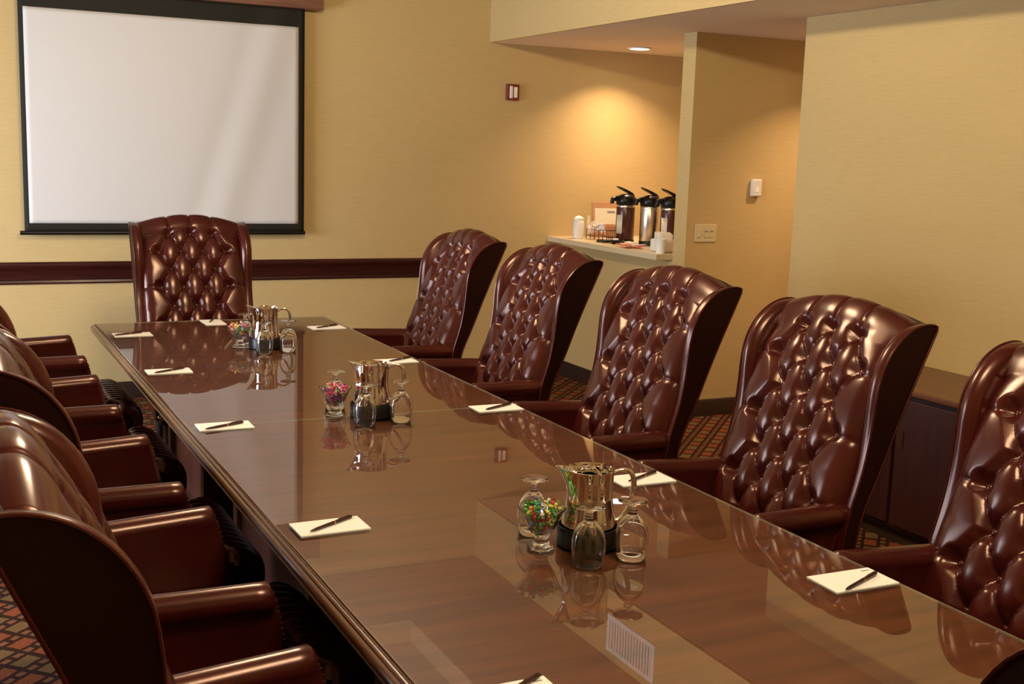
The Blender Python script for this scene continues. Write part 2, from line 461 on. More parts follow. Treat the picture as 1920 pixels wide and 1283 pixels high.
# fabric with soft diagonal waves
def fabric(x0, x1, z0, z1, yoff, nx=60, nz=50):
    G = []
    for i in range(nx+1):
        row = []
        for j in range(nz+1):
            x = x0+(x1-x0)*i/nx; z = z0+(z1-z0)*j/nz
            d = (x-1.88)-(z-1.6)*0.30
            wv = .0075*math.exp(-(d/.085)**2)-.006*math.exp(-((d+.17)/.08)**2)-.004*math.exp(-((d-.19)/.09)**2)
            e = min(1, (x-.53)/.12, (2.33-x)/.12); wv *= max(0, e)
            row.append((scr(x), yoff-wv, z))
        G.append(row)
    return MB().grid(G)
m = fabric(.533, 2.329, 1.118, 2.625, 0.0)
b = m.build('border', M['black_cloth'], t, recalc=False)
sm = b.modifiers.new('thick', 'SOLIDIFY'); sm.thickness = 0.002
m = fabric(.562, 2.287, 1.173, 2.495, -0.0022); b = m.build('projection_surface', M['screen'], t, recalc=False)
sm = b.modifiers.new('thick', 'SOLIDIFY'); sm.thickness = 0.0008; sm.offset = 0
MB().tube([(scr(.505), -.004, 1.112), (scr(2.335), -.004, 1.112)], .0135, 12).build('bottom_bar', M['black'], t)
# fire strobe
t = thing('fire_strobe', 'small red fire alarm strobe with clear lens high on the far wall', 'fire alarm', (3.928, FAR_Y, 2.09))
bx(-.050, .050, -.028, 0, 0, .118).build('housing', M['red_plastic'], t, smooth=False, bevel=.004)
bx(-.030, -.006, -.040, -.028, .014, .104).build('strobe_lens', M['white_plastic'], t, smooth=False, bevel=.004)
bx(.004, .034, -.034, -.028, .020, .098).build('sounder_panel', M['vent'], t, smooth=False, bevel=.003)
# thermostat
t = thing('thermostat', 'small white rounded thermostat on the orange-lit wall', 'thermostat', (4.925, HALL_Y1, 1.472))
bx(-.038, .038, -.034, 0, 0, .115).build('body', M['white_plastic'], t, smooth=True, bevel=.010, seg=4)
bx(-.014, .014, -.0365, -.034, .030, .060).build('sensor_window', M['vent'], t, smooth=False, bevel=.001)
# switch plate
t = thing('switch_plate', 'ivory three-gang light switch plate on the orange-lit wall', 'light switch', (4.552, HALL_Y1, 1.172))
bx(-.085, .085, -.006, 0, 0, .115).build('plate', M['ivory'], t, smooth=False, bevel=.002)
bx(-.064, -.040, -.010, -.006, .030, .085).build('toggle', M['ivory'], t, smooth=False, bevel=.002)
for q in (0.002, .046):
    bx(q-.014, q+.014, -.009, -.006, .028, .088).build('rocker', M['ivory'], t, smooth=False, bevel=.001)
    bx(q-.011, q+.010, -.0105, -.009, .066, .073).build('slot', M['ink'], t, smooth=False)
# air vent on the soffit face (seen mirrored in the table glass)
t = thing('air_vent', 'white slatted air vent on the soffit face, mirrored in the table glass', 'air vent', (HEAD_X, 5.765, 2.655))
m = MB(); m.box(-.010, 0, -.270, .270, 0, .028); m.box(-.010, 0, -.270, .270, .212, .240); m.box(-.010, 0, -.270, -.240, .028, .212); m.box(-.010, 0, .240, .270, .028, .212)
m.build('frame', M['vent'], t, smooth=False)
bx(-.002, 0, -.24, .24, .028, .212).build('duct_back', M['ink'], t, smooth=False)
m = MB()
for k in range(15):
    y = -.234+k*.0318; m.box(-.009, -.003, y, y+.017, .028, .212)
m.build('louvre', M['vent'], t, smooth=False)

# ------------------------------------------------------------------ coffee niche
CZ = 1.08
m = bx(4.272, 5.50, HALL_Y1+0.142, FAR_Y-.001, CZ-.040, CZ)
tag(m.build('coffee_counter', M['counter'], smooth=False, bevel=.004), 'cream laminate counter in the coffee niche under the downlight', 'counter')
def airpot(x, y, kind, label, body):
    t = thing('airpot', label, 'coffee airpot', (x, y, CZ), 0, 'coffee airpots on the niche counter')
    MB().lathe([(.066, 0), (.070, .004), (.070, .022), (.066, .028)], 32).build('base', M['black'], t)
    MB().lathe([(.064, .026), (.068, .032), (.068, .262), (.063, .275)], 40).build('body', body, t)
    MB().lathe([(.0695, .262), (.0695, .272), (.066, .277)], 40, cap=True).build('collar', M['steel'], t)
    m = MB().lathe([(.067, .276), (.072, .284), (.073, .315), (.066, .336), (.046, .350), (.024, .356), (.001, .357)], 36)
    m.build('lid', M['black'], t)
    # spout toward the room
    m = MB(); m.tube([(-.04, 0, .318), (-.085, 0, .322), (-.112, 0, .318), (-.118, 0, .296), (-.118, 0, .285)], [.022, .020, .018, .015, .013], 12)
    m.build('spout', M['black'], t)
    # pump lever, raised toward the front
    vs = []
    m = MB(); path = [(.052, 0, .352), (.010, 0, .372), (-.045, 0, .394), (-.078, 0, .408)]
    R_ = []
    for (px, _, pz), hw, th in zip(path, (.012, .020, .024, .012), (.010, .008, .006, .003)):
        R_.append([(px, -hw, pz-th), (px, hw, pz-th), (px, hw, pz+th), (px, -hw, pz+th)])
    m.rings(R_); m.build('pump_lever', M['black'], t, ang=50)
    m = MB().tube([(.060, 0, .300), (.072, 0, .320), (.060, 0, .350), (.045, 0, .357)], .008, 8); m.build('hinge', M['black'], t)
    if kind:
        R_ = []
        for z in (.070, .205):
            R_.append([(.0695*math.cos(a), .0695*math.sin(a), z) for a in np.linspace(math.radians(178), math.radians(222), 9)])
        m = MB().grid(R_); lb = m.build('name_label', M['label'], t, recalc=False)
        sm = lb.modifiers.new('thick', 'SOLIDIFY'); sm.thickness = .001
        R_ = []
        z0, z1 = ((.082, .102) if kind == 1 else (.125, .150))
        for z in (z0, z1):
            R_.append([(.0702*math.cos(a), .0702*math.sin(a), z) for a in np.linspace(math.radians(188), math.radians(208 if kind == 1 else 198), 6)])
        m = MB().grid(R_); m.build('label_print', M['ink'], lb, recalc=False)
    return t
airpot(4.575, 7.42, 1, 'maroon coffee airpot with black pump lid, leftmost of the three', M['maroon'])
airpot(4.665, 7.235, 0, 'brushed steel coffee airpot between the two maroon ones', M['steel'])
airpot(4.735, 7.075, 2, 'maroon coffee airpot partly hidden by the partition edge', M['maroon'])
# creamer canister
t = thing('creamer_canister', 'white plastic creamer canister at the left end of the counter', 'canister', (4.40, 7.80, CZ))
MB().lathe([(.038, 0), (.042, .004), (.042, .120), (.036, .136), (.030, .140)], 32).build('body', M['white_plastic'], t)
MB().lathe([(.036, .138), (.037, .142), (.037, .156), (.024, .164), (.012, .172), (.001, .173)], 32).build('cap', M['vent'], t)
tag(MB().lathe([(.014, 0), (.016, .004), (.016, .130), (.012, .150), (.013, .165)], 20, (0, 0, 0)).build('stirrer_jar', M['ivory']),
    'small cream stirrer jar behind the sweetener rack', 'jar').location = (4.56, 7.93, CZ)
# sweetener rack with packets
def wire_rack(loc, w, d, h, label, rows, group=None):
    t = thing('wire_rack', label, 'rack', loc, 0)
    r = .003
    for z in rows: MB().tube([(-w, -d, z), (w, -d, z), (w, d, z), (-w, d, z)], r, 6, closed=True).build('rim', M['wire'], t)
    for k in range(4):
        x = -w+2*w*k/3
        for y in (-d, d): MB().tube([(x, y, 0.001), (x, y, h)], r, 6).build('upright', M['wire'], t)
    return t
wire_rack((4.515, 7.72, CZ), .055, .060, .075, 'brown wire rack piled with pale sweetener packets', (.03, .075))
GP = 'sweetener packets piled in the wire rack'
for k in range(26):
    c = random.choice(['white_plastic', 'white_plastic', 'bluepk', 'pinkpk'])
    nm = {'white_plastic': 'white', 'bluepk': 'pale blue', 'pinkpk': 'pink'}[c]
    o = bx(-.026, .026, -.0035, .0035, -.017, .017).build('sweetener_packet', M[c], smooth=False, bevel=.002)
    o.location = (4.515+random.uniform(-.045, .045), 7.72+random.uniform(-.05, .05), CZ+.068+.05*random.random()*1.0)
    o.rotation_euler = (random.uniform(-.9, .9), random.uniform(-.6, .6), random.uniform(0, PI))
    tag(o, '%s sweetener packet in the wire rack beside the canister' % nm, 'packet', GP)
wire_rack((4.53, 7.53, CZ), .048, .040, .082, 'empty brown wire rack beside the leftmost airpot', (.03, .082))
tag(MB().lathe([(.050, 0), (.054, .004), (.054, .014), (.050, .016), (.048, .008)], 28).build('drip_tray', M['black']),
    'round black drip tray in front of the empty wire rack', 'tray').location = (4.430, 7.47, CZ)
t = thing('condiment_bowl', 'small dark bowl holding grey creamer cup on the counter', 'bowl', (4.435, 7.31, CZ))
MB().lathe([(.024, 0), (.034, .010), (.040, .030), (.037, .030), (.028, .012)], 28).build('bowl', M['black'], t)
MB().lathe([(.020, .012), (.024, .034), (.018, .040), (.001, .041)], 24).build('creamer_cup', M['bluepk'], t)
# menu board leaning behind
t = thing('menu_board', 'wooden board with a pale printed sheet leaning behind the airpots', 'menu board', (4.715, 7.90, CZ), math.radians(-6))
o = bx(-.125, .125, -.008, .008, 0, .275).build('board', M['board_wood'], t, smooth=False, bevel=.004); o.rotation_euler.x = math.radians(-8)
o2 = bx(-.105, .110, -.0095, -.008, .100, .225).build('printed_sheet', M['label'], t, smooth=False); o2.rotation_euler.x = math.radians(-8)
o3 = bx(.000, .065, -.0105, -.0095, .188, .204).build('heading', M['ink'], t, smooth=False); o3.rotation_euler.x = math.radians(-8)
o3 = bx(-.125, .125, -.014, -.008, .083, .094).build('ledge', M['board_wood'], t, smooth=False); o3.rotation_euler.x = math.radians(-8)
# tea packets
for k in range(14):
    c = random.choice(['orangepk', 'orangepk', 'redpk', 'label'])
    nm = {'orangepk': 'orange', 'redpk': 'red', 'label': 'cream'}[c]
    o = bx(-.030, .030, -.024, .024, -.003, .003).build('tea_packet', M[c], smooth=False, bevel=.002)
    o.location = (4.37+random.uniform(-.05, .06), 7.02+random.uniform(-.10, .09), CZ+.006+.004*(k//2))
    o.rotation_euler = (random.uniform(-.12, .12), random.uniform(-.12, .12), random.uniform(0, PI))
    tag(o, '%s tea packet lying on the counter before the airpots' % nm, 'packet', 'tea packets spread on the counter')
t = thing('napkin_holder', 'white caddy of napkins at the right end of the counter', 'napkin holder', (4.43, 6.69, CZ))
bx(-.055, .055, -.075, .075, 0, .085).build('caddy', M['white_plastic'], t, smooth=True, bevel=.012, seg=3)
m = MB()
for k in range(6): m.box(-.045, .045, -.050+k*.016, -.044+k*.016, .080, .120+.006*(k % 3))
m.build('napkin', M['paper'], t, smooth=False)
tag(MB().lathe([(.028, 0), (.036, .095), (.038, .098), (.035, .095), (.027, .004)], 28, cap=True).build('paper_cup', M['paper']),
    'white paper cup standing at the counter edge beside the napkin caddy', 'cup').location = (4.34, 6.575, CZ)

# ------------------------------------------------------------------ credenza
CXF, CY1, CY0, CH = 3.87, 4.42, 1.30, .735
t = thing('credenza', 'dark mahogany credenza against the right wall behind the chairs', 'credenza', (4.13, 2.86, 0))
ox, oy = 4.13, 2.86
bx(CXF-.02-ox, ROOM_X1-.002-ox, CY0-oy, CY1+.02-oy, CH-.030, CH).build('worktop', M['credenza_top'], t, smooth=False, bevel=.009, seg=3)
bx(CXF+.012-ox, ROOM_X1-.016-ox, CY0+.02-oy, CY1-oy, .08, CH-.030).build('carcass', M['credenza'], t, smooth=False)
bx(CXF+.055-ox, ROOM_X1-.016-ox, CY0+.04-oy, CY1-.02-oy, 0, .08).build('plinth', M['base_dark'], t, smooth=False)
for k in range(6):
    y0 = CY0+.04+k*.51-oy
    d = bx(CXF-.006-ox, CXF+.012-ox, y0, y0+.49, .10, CH-.05).build('door', M['credenza'], t, smooth=False, bevel=.003)
    MB().tube([(CXF-.026-ox, y0+(.45 if k % 2 == 0 else .04), .47), (CXF-.026-ox, y0+(.45 if k % 2 == 0 else .04), .55)], .005, 8).build('handle', M['brass'], d)

# ------------------------------------------------------------------ conference table
TBX0, TBX1, TBY0, TBY1, TZ = 0.752, 1.988, 1.370, 6.412, .754
t = thing('conference_table', 'long brown veneered conference table with moulded edge under glass', 'table', (1.37, 3.962, 0))
ox, oy = 1.37, 3.962
m = MB(); m.box(TBX0-ox, TBX1-ox, TBY0-oy, TBY1-oy, TZ-.030, TZ); m.build('tabletop', M['table_wood'], t, smooth=False)
# moulded edge swept round the top: (out, z)
EP = [(0, TZ-.030), (0, TZ-.003), (.003, TZ+.0005), (.007, TZ), (.010, TZ-.003), (.011, TZ-.007), (.016, TZ-.009), (.020, TZ-.013), (.0225, TZ-.020), (.0215, TZ-.027), (.017, TZ-.031), (.017, TZ-.033), (.0195, TZ-.0355), (.018, TZ-.038), (.008, TZ-.039), (0, TZ-.039)]
R_ = []
for cxn, cyn, sx_, sy_ in ((TBX0, TBY0, -1, -1), (TBX1, TBY0, 1, -1), (TBX1, TBY1, 1, 1), (TBX0, TBY1, -1, 1)):
    R_.append([(cxn-ox+sx_*o_, cyn-oy+sy_*o_, z) for o_, z in EP])
R_.append(R_[0])
MB().rings(R_, False, False).build('edge_moulding', M['table_edge'], t, ang=28)
bx(TBX0+.20-ox, TBX1-.20-ox, TBY0+.25-oy, TBY1-.25-oy, TZ-.110, TZ-.030).build('apron', M['table_base'], t, smooth=False)
for (y0, y1) in ((5.05, 5.85), (3.45, 4.45), (2.0, 2.8)):
    pd = bx(1.04-ox, 1.70-ox, y0-oy, y1-oy, .0, TZ-.110).build('pedestal', M['table_base'], t, smooth=False)
    for px in (1.02, 1.66):
        for py in (y0-.02, y1-.04):
            bx(px-ox, px+.06-ox, py-oy, py+.06-oy, 0, TZ-.112).build('corner_post', M['table_edge'], pd, smooth=False, bevel=.006)
    bx(1.00-ox, 1.74-ox, y0-.04-oy, y1+.04-oy, 0, .09).build('plinth', M['table_base'], pd, smooth=False, bevel=.01)
# two panes of plate glass lie on the top
GZ0, GZ1 = TZ+.0004, TZ+.006
for y0, y1, lab in ((3.963, 6.402, 'far pane of clear plate glass lying on the conference table'), (1.380, 3.960, 'near pane of clear plate glass lying on the conference table')):
    x0, x1 = .757, 1.983
    o = tag(bx(x0, x1, y0, y1, GZ0, GZ1).build('glass_pane', M['pane'], smooth=False), lab, 'glass pane', 'glass panes on the table')
    e = .0012
    m = MB(); m.box(x0-e, x0-.0001, y0, y1, GZ0, GZ1); m.box(x1+.0001, x1+e, y0, y1, GZ0, GZ1); m.box(x0, x1, y0-e*.9, y0-.0001, GZ0, GZ1); m.box(x0, x1, y1+.0001, y1+e, GZ0, GZ1)
    m.build('ground_edge', M['glass_edge'], o, smooth=False)
TOP = GZ1+.0003

# ------------------------------------------------------------------ notepads and pens
PADS = {'L1': (.875, 5.985, 0, 'left side of the table, nearest the far end'), 'L2': (.872, 4.978, 0, 'left side, second from the far end'),
        'L3': (.873, 3.940, 0, 'left side, in the middle by the glass seam'), 'L4': (.881, 2.782, 0, 'left side, large in front'),
        'L5': (.893, 1.752, 0, 'left side, cut by the bottom edge'),
        'H': (1.338, 6.30, 90, 'far end before the head chair'),
        'R1': (1.869, 5.985, 0, 'right side, nearest the far end'), 'R2': (1.870, 4.945, 0, 'right side, second from the far end'),
        'R3': (1.886, 3.915, 0, 'right side, by the glass seam'), 'R4': (1.880, 2.889, 0, 'right side, beside the nearest silver pitcher'),
        'R5': (1.888, 1.985, 0, 'right side, nearest the camera')}
PENA = {'L1': (.856, 5.982, 24), 'L2': (.873, 4.968, 30), 'L3': (.868, 3.922, 24), 'L4': (.885, 2.783, 31), 'L5': (.905, 1.768, 27), 'H': (1.343, 6.345, 68),
        'R1': (1.869, 5.985, 29), 'R2': (1.893, 4.955, 30), 'R3': (1.893, 3.911, 27), 'R4': (1.888, 2.895, 26), 'R5': (1.890, 1.960, 22)}
for k, (x, y, a, where) in PADS.items():
    p = thing('notepad', 'white notepad on the %s' % where, 'notepad', (x, y, TOP), math.radians(a+(random.uniform(-1.5, 1.5))), 'notepads round the table')
    bx(-.091, .091, -.0535, .0535, 0, .0035).build('pages', M['paper'], p, smooth=False)
    bx(.058, .080, .036, .040, .0035, .0037).build('printed_line', M['ink'], p, smooth=False)
    px, py, pa = PENA[k]
    q = thing('pen', 'dark burgundy ballpoint pen on the notepad, %s' % where, 'pen', (px, py, TOP+.0038+.0048), math.radians(pa), 'pens on the notepads')
    def rot(prof): # lathe about x
        m = MB().lathe(prof, 14); m.v = [(z, y_, x_) for x_, y_, z in m.v]; return m
    rot([(.0008, -.078), (.0022, -.074), (.0040, -.060), (.0045, -.020), (.0045, .010)]).build('barrel', M['pen'], q)
    rot([(.0048, .010), (.0049, .070), (.0040, .077), (.0010, .078)]).build('cap', M['pen'], q)
    rot([(.0050, .008), (.0051, .013)]).build('band', M['pen_metal'], q)
    bx(.028, .070, -.0012, .0012, .0045, .0066).build('clip', M['pen'], q, smooth=False)

# ------------------------------------------------------------------ pitchers, goblets, candy vases
def pitcher_tree(loc, rz, label, lab2, gp):
    tr = thing('pitcher_coaster', lab2, 'coaster', loc, rz, 'black pitcher coasters')
    MB().lathe([(.072, 0), (.077, .003), (.078, .046), (.076, .050), (.073, .050), (.072, .008), (.001, .0075)], 48).build('cup', M['black'], tr)
    p = thing('silver_pitcher', label, 'pitcher', (loc[0], loc[1], loc[2]+.0085), rz, gp)
    prof = [(.001, 0), (.050, .0), (.060, .004), (.066, .020), (.0675, .045), (.065, .070), (.0595, .095), (.0575, .120), (.058, .150), (.0595, .178), (.0605, .184), (.0590, .1845), (.0570, .178), (.0555, .150), (.055, .120), (.057, .095), (.0625, .070), (.065, .045), (.063, .022), (.050, .008), (.001, .006)]
    n = 64; vs = []; fs = []
    for r, z in prof:
        for k in range(n):
            a = 2*PI*k/n
            # pour lip on the -x side
            da = abs((a-PI+PI) % (2*PI)-PI)
            lip = math.exp(-(da/.30)**2)*max(0, (z-.125)/.06)**2
            rr = r+.030*lip
            vs.append((rr*math.cos(a), rr*math.sin(a), z+.010*lip))
    m_ = len(prof)
    for i in range(m_-1):
        for k in range(n):
            k2 = (k+1) % n; fs.append((i*n+k, i*n+k2, (i+1)*n+k2, (i+1)*n+k))
    m = MB().add(vs, fs); m.build('vessel', M['chrome'], p, ang=60)
    # ice guard bridging the lip
    G = []
    for i in range(9):
        a = PI+(-.62+1.24*i/8)
        G.append([(r*math.cos(a)+(.0), r*math.sin(a), .1835+h) for r, h in ((.058, 0.0), (.050, .002), (.040, .0), (.034, -.004))])
    g = MB().grid(G).build('ice_guard', M['chrome'], p, recalc=False)
    sm = g.modifiers.new('thick', 'SOLIDIFY'); sm.thickness = .001
    path = [(.056, 0, .166), (.072, 0, .176), (.092, 0, .178), (.108, 0, .168), (.114, 0, .145), (.112, 0, .115), (.104, 0, .085), (.092, 0, .062), (.078, 0, .050), (.064, 0, .050)]
    # smooth the handle path
    P = [Vector(q) for q in path]; sm_ = []
    for i in range(len(P)-1):
        for s in (0, .5):
            a, b_, c, d = P[max(i-1, 0)], P[i], P[i+1], P[min(i+2, len(P)-1)]
            sm_.append(.5*((2*b_)+(-a+c)*s+(2*a-5*b_+4*c-d)*s*s+(-a+3*b_-3*c+d)*s**3))
    sm_.append(P[-1])
    MB().tube(sm_, [.0055+.0015*math.sin(i/len(sm_)*PI) for i in range(len(sm_))], 10).build('handle', M['chrome'], p)
    return p
GOB = [(.0340, 0), (.0352, .0006), (.0385, .020), (.0405, .042), (.0400, .062), (.0350, .082), (.0255, .098), (.0160, .107), (.0100, .112), (.0085, .116), (.0120, .119), (.0085, .122), (.0080, .128), (.0120, .134), (.0300, .139), (.0370, .1415), (.0370, .1435), (.0200, .1440), (.001, .1440)]
GIN = [(.001, .1035), (.0100, .1025), (.0200, .096), (.0325, .080), (.0378, .061), (.0388, .042), (.0368, .020), (.0334, .0004)]
gob_mesh = None
def goblet(x, y, label, gp):
    global gob_mesh
    if gob_mesh is None:
        prof = list(GOB)
        full = list(reversed(GOB))  # top centre down the outside
        m = MB().lathe(full+list(reversed(GIN)), 40, cap=False)
        o = m.build('water_goblet', M['glass'], ang=70)
        gob_mesh = o.data
    else:
        o = bpy.data.objects.new('water_goblet', gob_mesh); COL.objects.link(o)
    o.location = (x, y, TOP+.0004); tag(o, label, 'goblet', gp)
    return o
vase_mesh = None
def vase(x, y, label):
    global vase_mesh
    if vase_mesh is None:
        prof = [(.001, 0), (.028, 0), (.034, .003), (.034, .008), (.022, .014), (.017, .022), (.020, .032), (.026, .042), (.036, .060), (.044, .078), (.051, .094), (.058, .103),
                (.0565, .1035), (.049, .094), (.0415, .078), (.0335, .060), (.0225, .045), (.001, .041)]
        n = 60; vs = []; fs = []
        for i, (r, z) in enumerate(prof):
            for k in range(n):
                a = 2*PI*k/n; fl = 1+.035*math.cos(12*a)*min(1, z/.03); sc = .005*math.cos(12*a)*max(0, (z-.085)/.02)
                vs.append((r*fl*math.cos(a), r*fl*math.sin(a), z+sc))
        for i in range(len(prof)-1):
            for k in range(n):
                k2 = (k+1) % n; fs.append((i*n+k, i*n+k2, (i+1)*n+k2, (i+1)*n+k))
        o = MB().add(vs, fs).build('candy_vase', M['glass'], ang=60); vase_mesh = o.data
    else:
        o = bpy.data.objects.new('candy_vase', vase_mesh); COL.objects.link(o)
    o.location = (x, y, TOP+.0004); tag(o, label, 'candy dish', 'glass candy vases')
    return o
CC = {'pink': (.80, .16, .32), 'red': (.62, .05, .05), 'green': (.10, .38, .08), 'yellow': (.75, .58, .12), 'white': (.78, .76, .72), 'purple': (.30, .14, .40), 'olive': (.38, .42, .10), 'blue': (.12, .22, .50)}
for c, v in CC.items(): M['candy_'+c] = simple('candy_wrap_'+c, v, .22, .25, 0, 1.5)
candy_mesh = {}
def candy(x, y, z, c, where, spot):
    if c not in candy_mesh:
        m = MB().sphere((0, 0, 0), .0062, 8, 6, (1.1, .9, .8))
        for s in (-1, 1):
            ring = [(s*.005, 0, 0)]+[(s*.0125, .0048*math.cos(a), .0048*math.sin(a)+.0012*(k % 2)) for k, a in enumerate(np.linspace(0, 2*PI, 8, endpoint=False))]
            m.add(ring, [(0, 1+k, 1+(k+1) % 8) for k in range(8)])
        o = m.build('wrapped_candy', M['candy_'+c], recalc=False); candy_mesh[c] = o.data
    else:
        o = bpy.data.objects.new('wrapped_candy', candy_mesh[c]); COL.objects.link(o)
    o.location = (x, y, z); o.rotation_euler = (random.uniform(0, PI), random.uniform(0, PI), random.uniform(0, PI))
    tag(o, '%s foil candy, %s of the heap in the %s glass vase' % (c, spot, where), 'candy', 'candies in the %s glass vase' % where)
def fill(x, y, where, cols):
    pts = []
    tries = 0
    while len(pts) < 70 and tries < 9000:
        tries += 1
        z = random.uniform(.050, .109)
        rmax = np.interp(z, [.045, .060, .080, .095, .104, .118], [.012, .022, .031, .040, .047, .024])
        a = random.uniform(0, 2*PI); r = rmax*math.sqrt(random.random())
        p = (r*math.cos(a), r*math.sin(a), z)
        if all((p[0]-q[0])**2+(p[1]-q[1])**2+(p[2]-q[2])**2 > .0118**2 for q in pts): pts.append(p)
    wh = {'n': 'nearest', 'i': 'middle', 'a': 'far'}[where[0]]
    for p in pts:
        side = p[0]*.9-p[1]*.44; dep = p[0]*.44+p[1]*.9
        spot = ('upper' if p[2] > .092 else 'middle' if p[2] > .072 else 'lower')+(' left' if side < -.012 else ' right' if side > .012 else ' centre')+(' back' if dep > 0 else ' front')
        candy(x+p[0], y+p[1], TOP+p[2], random.choice(cols), wh, spot)
GPK = 'upside-down water goblets'
SETS = [((1.437, 2.437), 'nearest the camera', (1.310, 2.445), ['green', 'olive', 'yellow', 'white', 'red', 'blue', 'green'],
         [(1.362, 2.303, 'left'), (1.484, 2.308, 'right'), (1.346, 2.560, 'behind')]),
        ((1.402, 3.945), 'in the middle of the table', (1.278, 3.985), ['pink', 'red', 'white', 'purple', 'green', 'pink'],
         [(1.333, 3.818, 'left'), (1.470, 3.830, 'right'), (1.310, 4.085, 'behind')]),
        ((1.405, 5.462), 'at the far end of the table', (1.290, 5.500), ['pink', 'white', 'yellow', 'green', 'purple'],
         [(1.362, 5.310, 'left'), (1.480, 5.333, 'right'), (1.345, 5.61, 'behind')])]
for (cx, cy), where, (vx, vy), cols, gs in SETS:
    pitcher_tree((cx, cy, TOP), math.radians(-14), 'polished silver water pitcher %s' % where, 'round black coaster under the pitcher %s' % where, 'silver water pitchers')
    vase(vx, vy, 'fluted glass vase heaped with wrapped candies %s' % where)
    fill(vx, vy, where, cols)
    for gx, gy, s in gs:
        lab = {'left': 'upside-down goblet before the spout of the pitcher %s', 'right': 'upside-down goblet below the handle of the pitcher %s',
               'behind': 'upside-down goblet behind the candy vase %s'}[s] % where
        goblet(gx, gy, lab, GPK)

# ------------------------------------------------------------------ wing chairs
# chair frame: x = lateral, y = forward (f-0.40), z up; f = 0 at the rear of the top rail
F0 = 0.40
HW = 0.284     # half width of the tufted back
def interp(z, pts):
    zs = [p[0] for p in pts]; fs = [p[1] for p in pts]
    return np.interp(z, zs, fs)
REAR = [(.40, .315), (.62, .248), (.70, .225), (1.25, 0.0)]
def tuft(u, v, nrow, du=.124, dv=.107, side=True):
    """height 0..1 of deep-buttoned upholstery; u, v in metres / pitch"""
    U = u/du; V = v/dv
    a = U+V/2; b = U-V/2
    sa, sb = np.abs(np.sin(PI*a)), np.abs(np.sin(PI*b))
    P = np.sqrt(sa*sb)
    ra, rb = a-np.round(a), b-np.round(b)
    dx = (ra+rb)/2*du; dy = (ra-rb)*dv
    # pads sag: the hollow reaches further above each button than below it
    r = np.hypot(dx, np.where(dy < 0, dy*.72, dy*1.15))
    near = sstep(0, .046, r)
    H = .58*P**.62+.42*near
    uu = np.abs(U); k = np.abs(np.mod(V-1, 2)-1)
    ub = 1+.5*np.where(V < 1, np.clip(V, 0, 1), k)
    out = np.clip((uu-ub)/.30, 0, 1)
    S = np.where(V < 1, 1.0, np.abs(np.sin(PI*(V-1)/2)))
    base = .42*near
    ddx, ddy = (uu-1.5)*du, (V-(2*np.round((V-1)/2)+1))*dv
    rb_ = np.hypot(ddx*.75, np.where(ddy < 0, ddy*.80, ddy*1.2))
    pit = sstep(0, .044, rb_)
    groove = np.exp(-(ddy/.012)**2)*np.where(V < .6, 0, 1)
    g = out**.5*(.62+.38*S**.4)*(1-.22*groove)
    wv = np.clip((uu-ub)/(2.25-ub), 0, 1)
    g = g*(.74+.26*np.sin(PI*np.clip(wv, 0, 1)))
    Hs = np.minimum(base+(1-base)*g, .10+.90*pit)
    H = np.where(uu > ub, Hs, H)
    # above the first row: fine pleats running from the buttons over the crest
    dl = np.abs(U-np.round(U))*du
    Ht = 1-.20*np.exp(-(dl/.005)**2)*(np.abs(U) < 1.6)-.10*np.exp(-(dl/.025)**2)*(np.abs(U) < 1.6)
    pt = sstep(0, .052, np.hypot(dl, V*dv*1.25))
    Ht = np.where(uu > 1.5, 1.0, .55*Ht*sstep(-.0, .6, -V+.1)+.45*np.minimum(Ht, pt)+.55*(1-sstep(-.0, .6, -V+.1))*P**.62)
    H = np.where(V < 0, Ht, H)
    return H

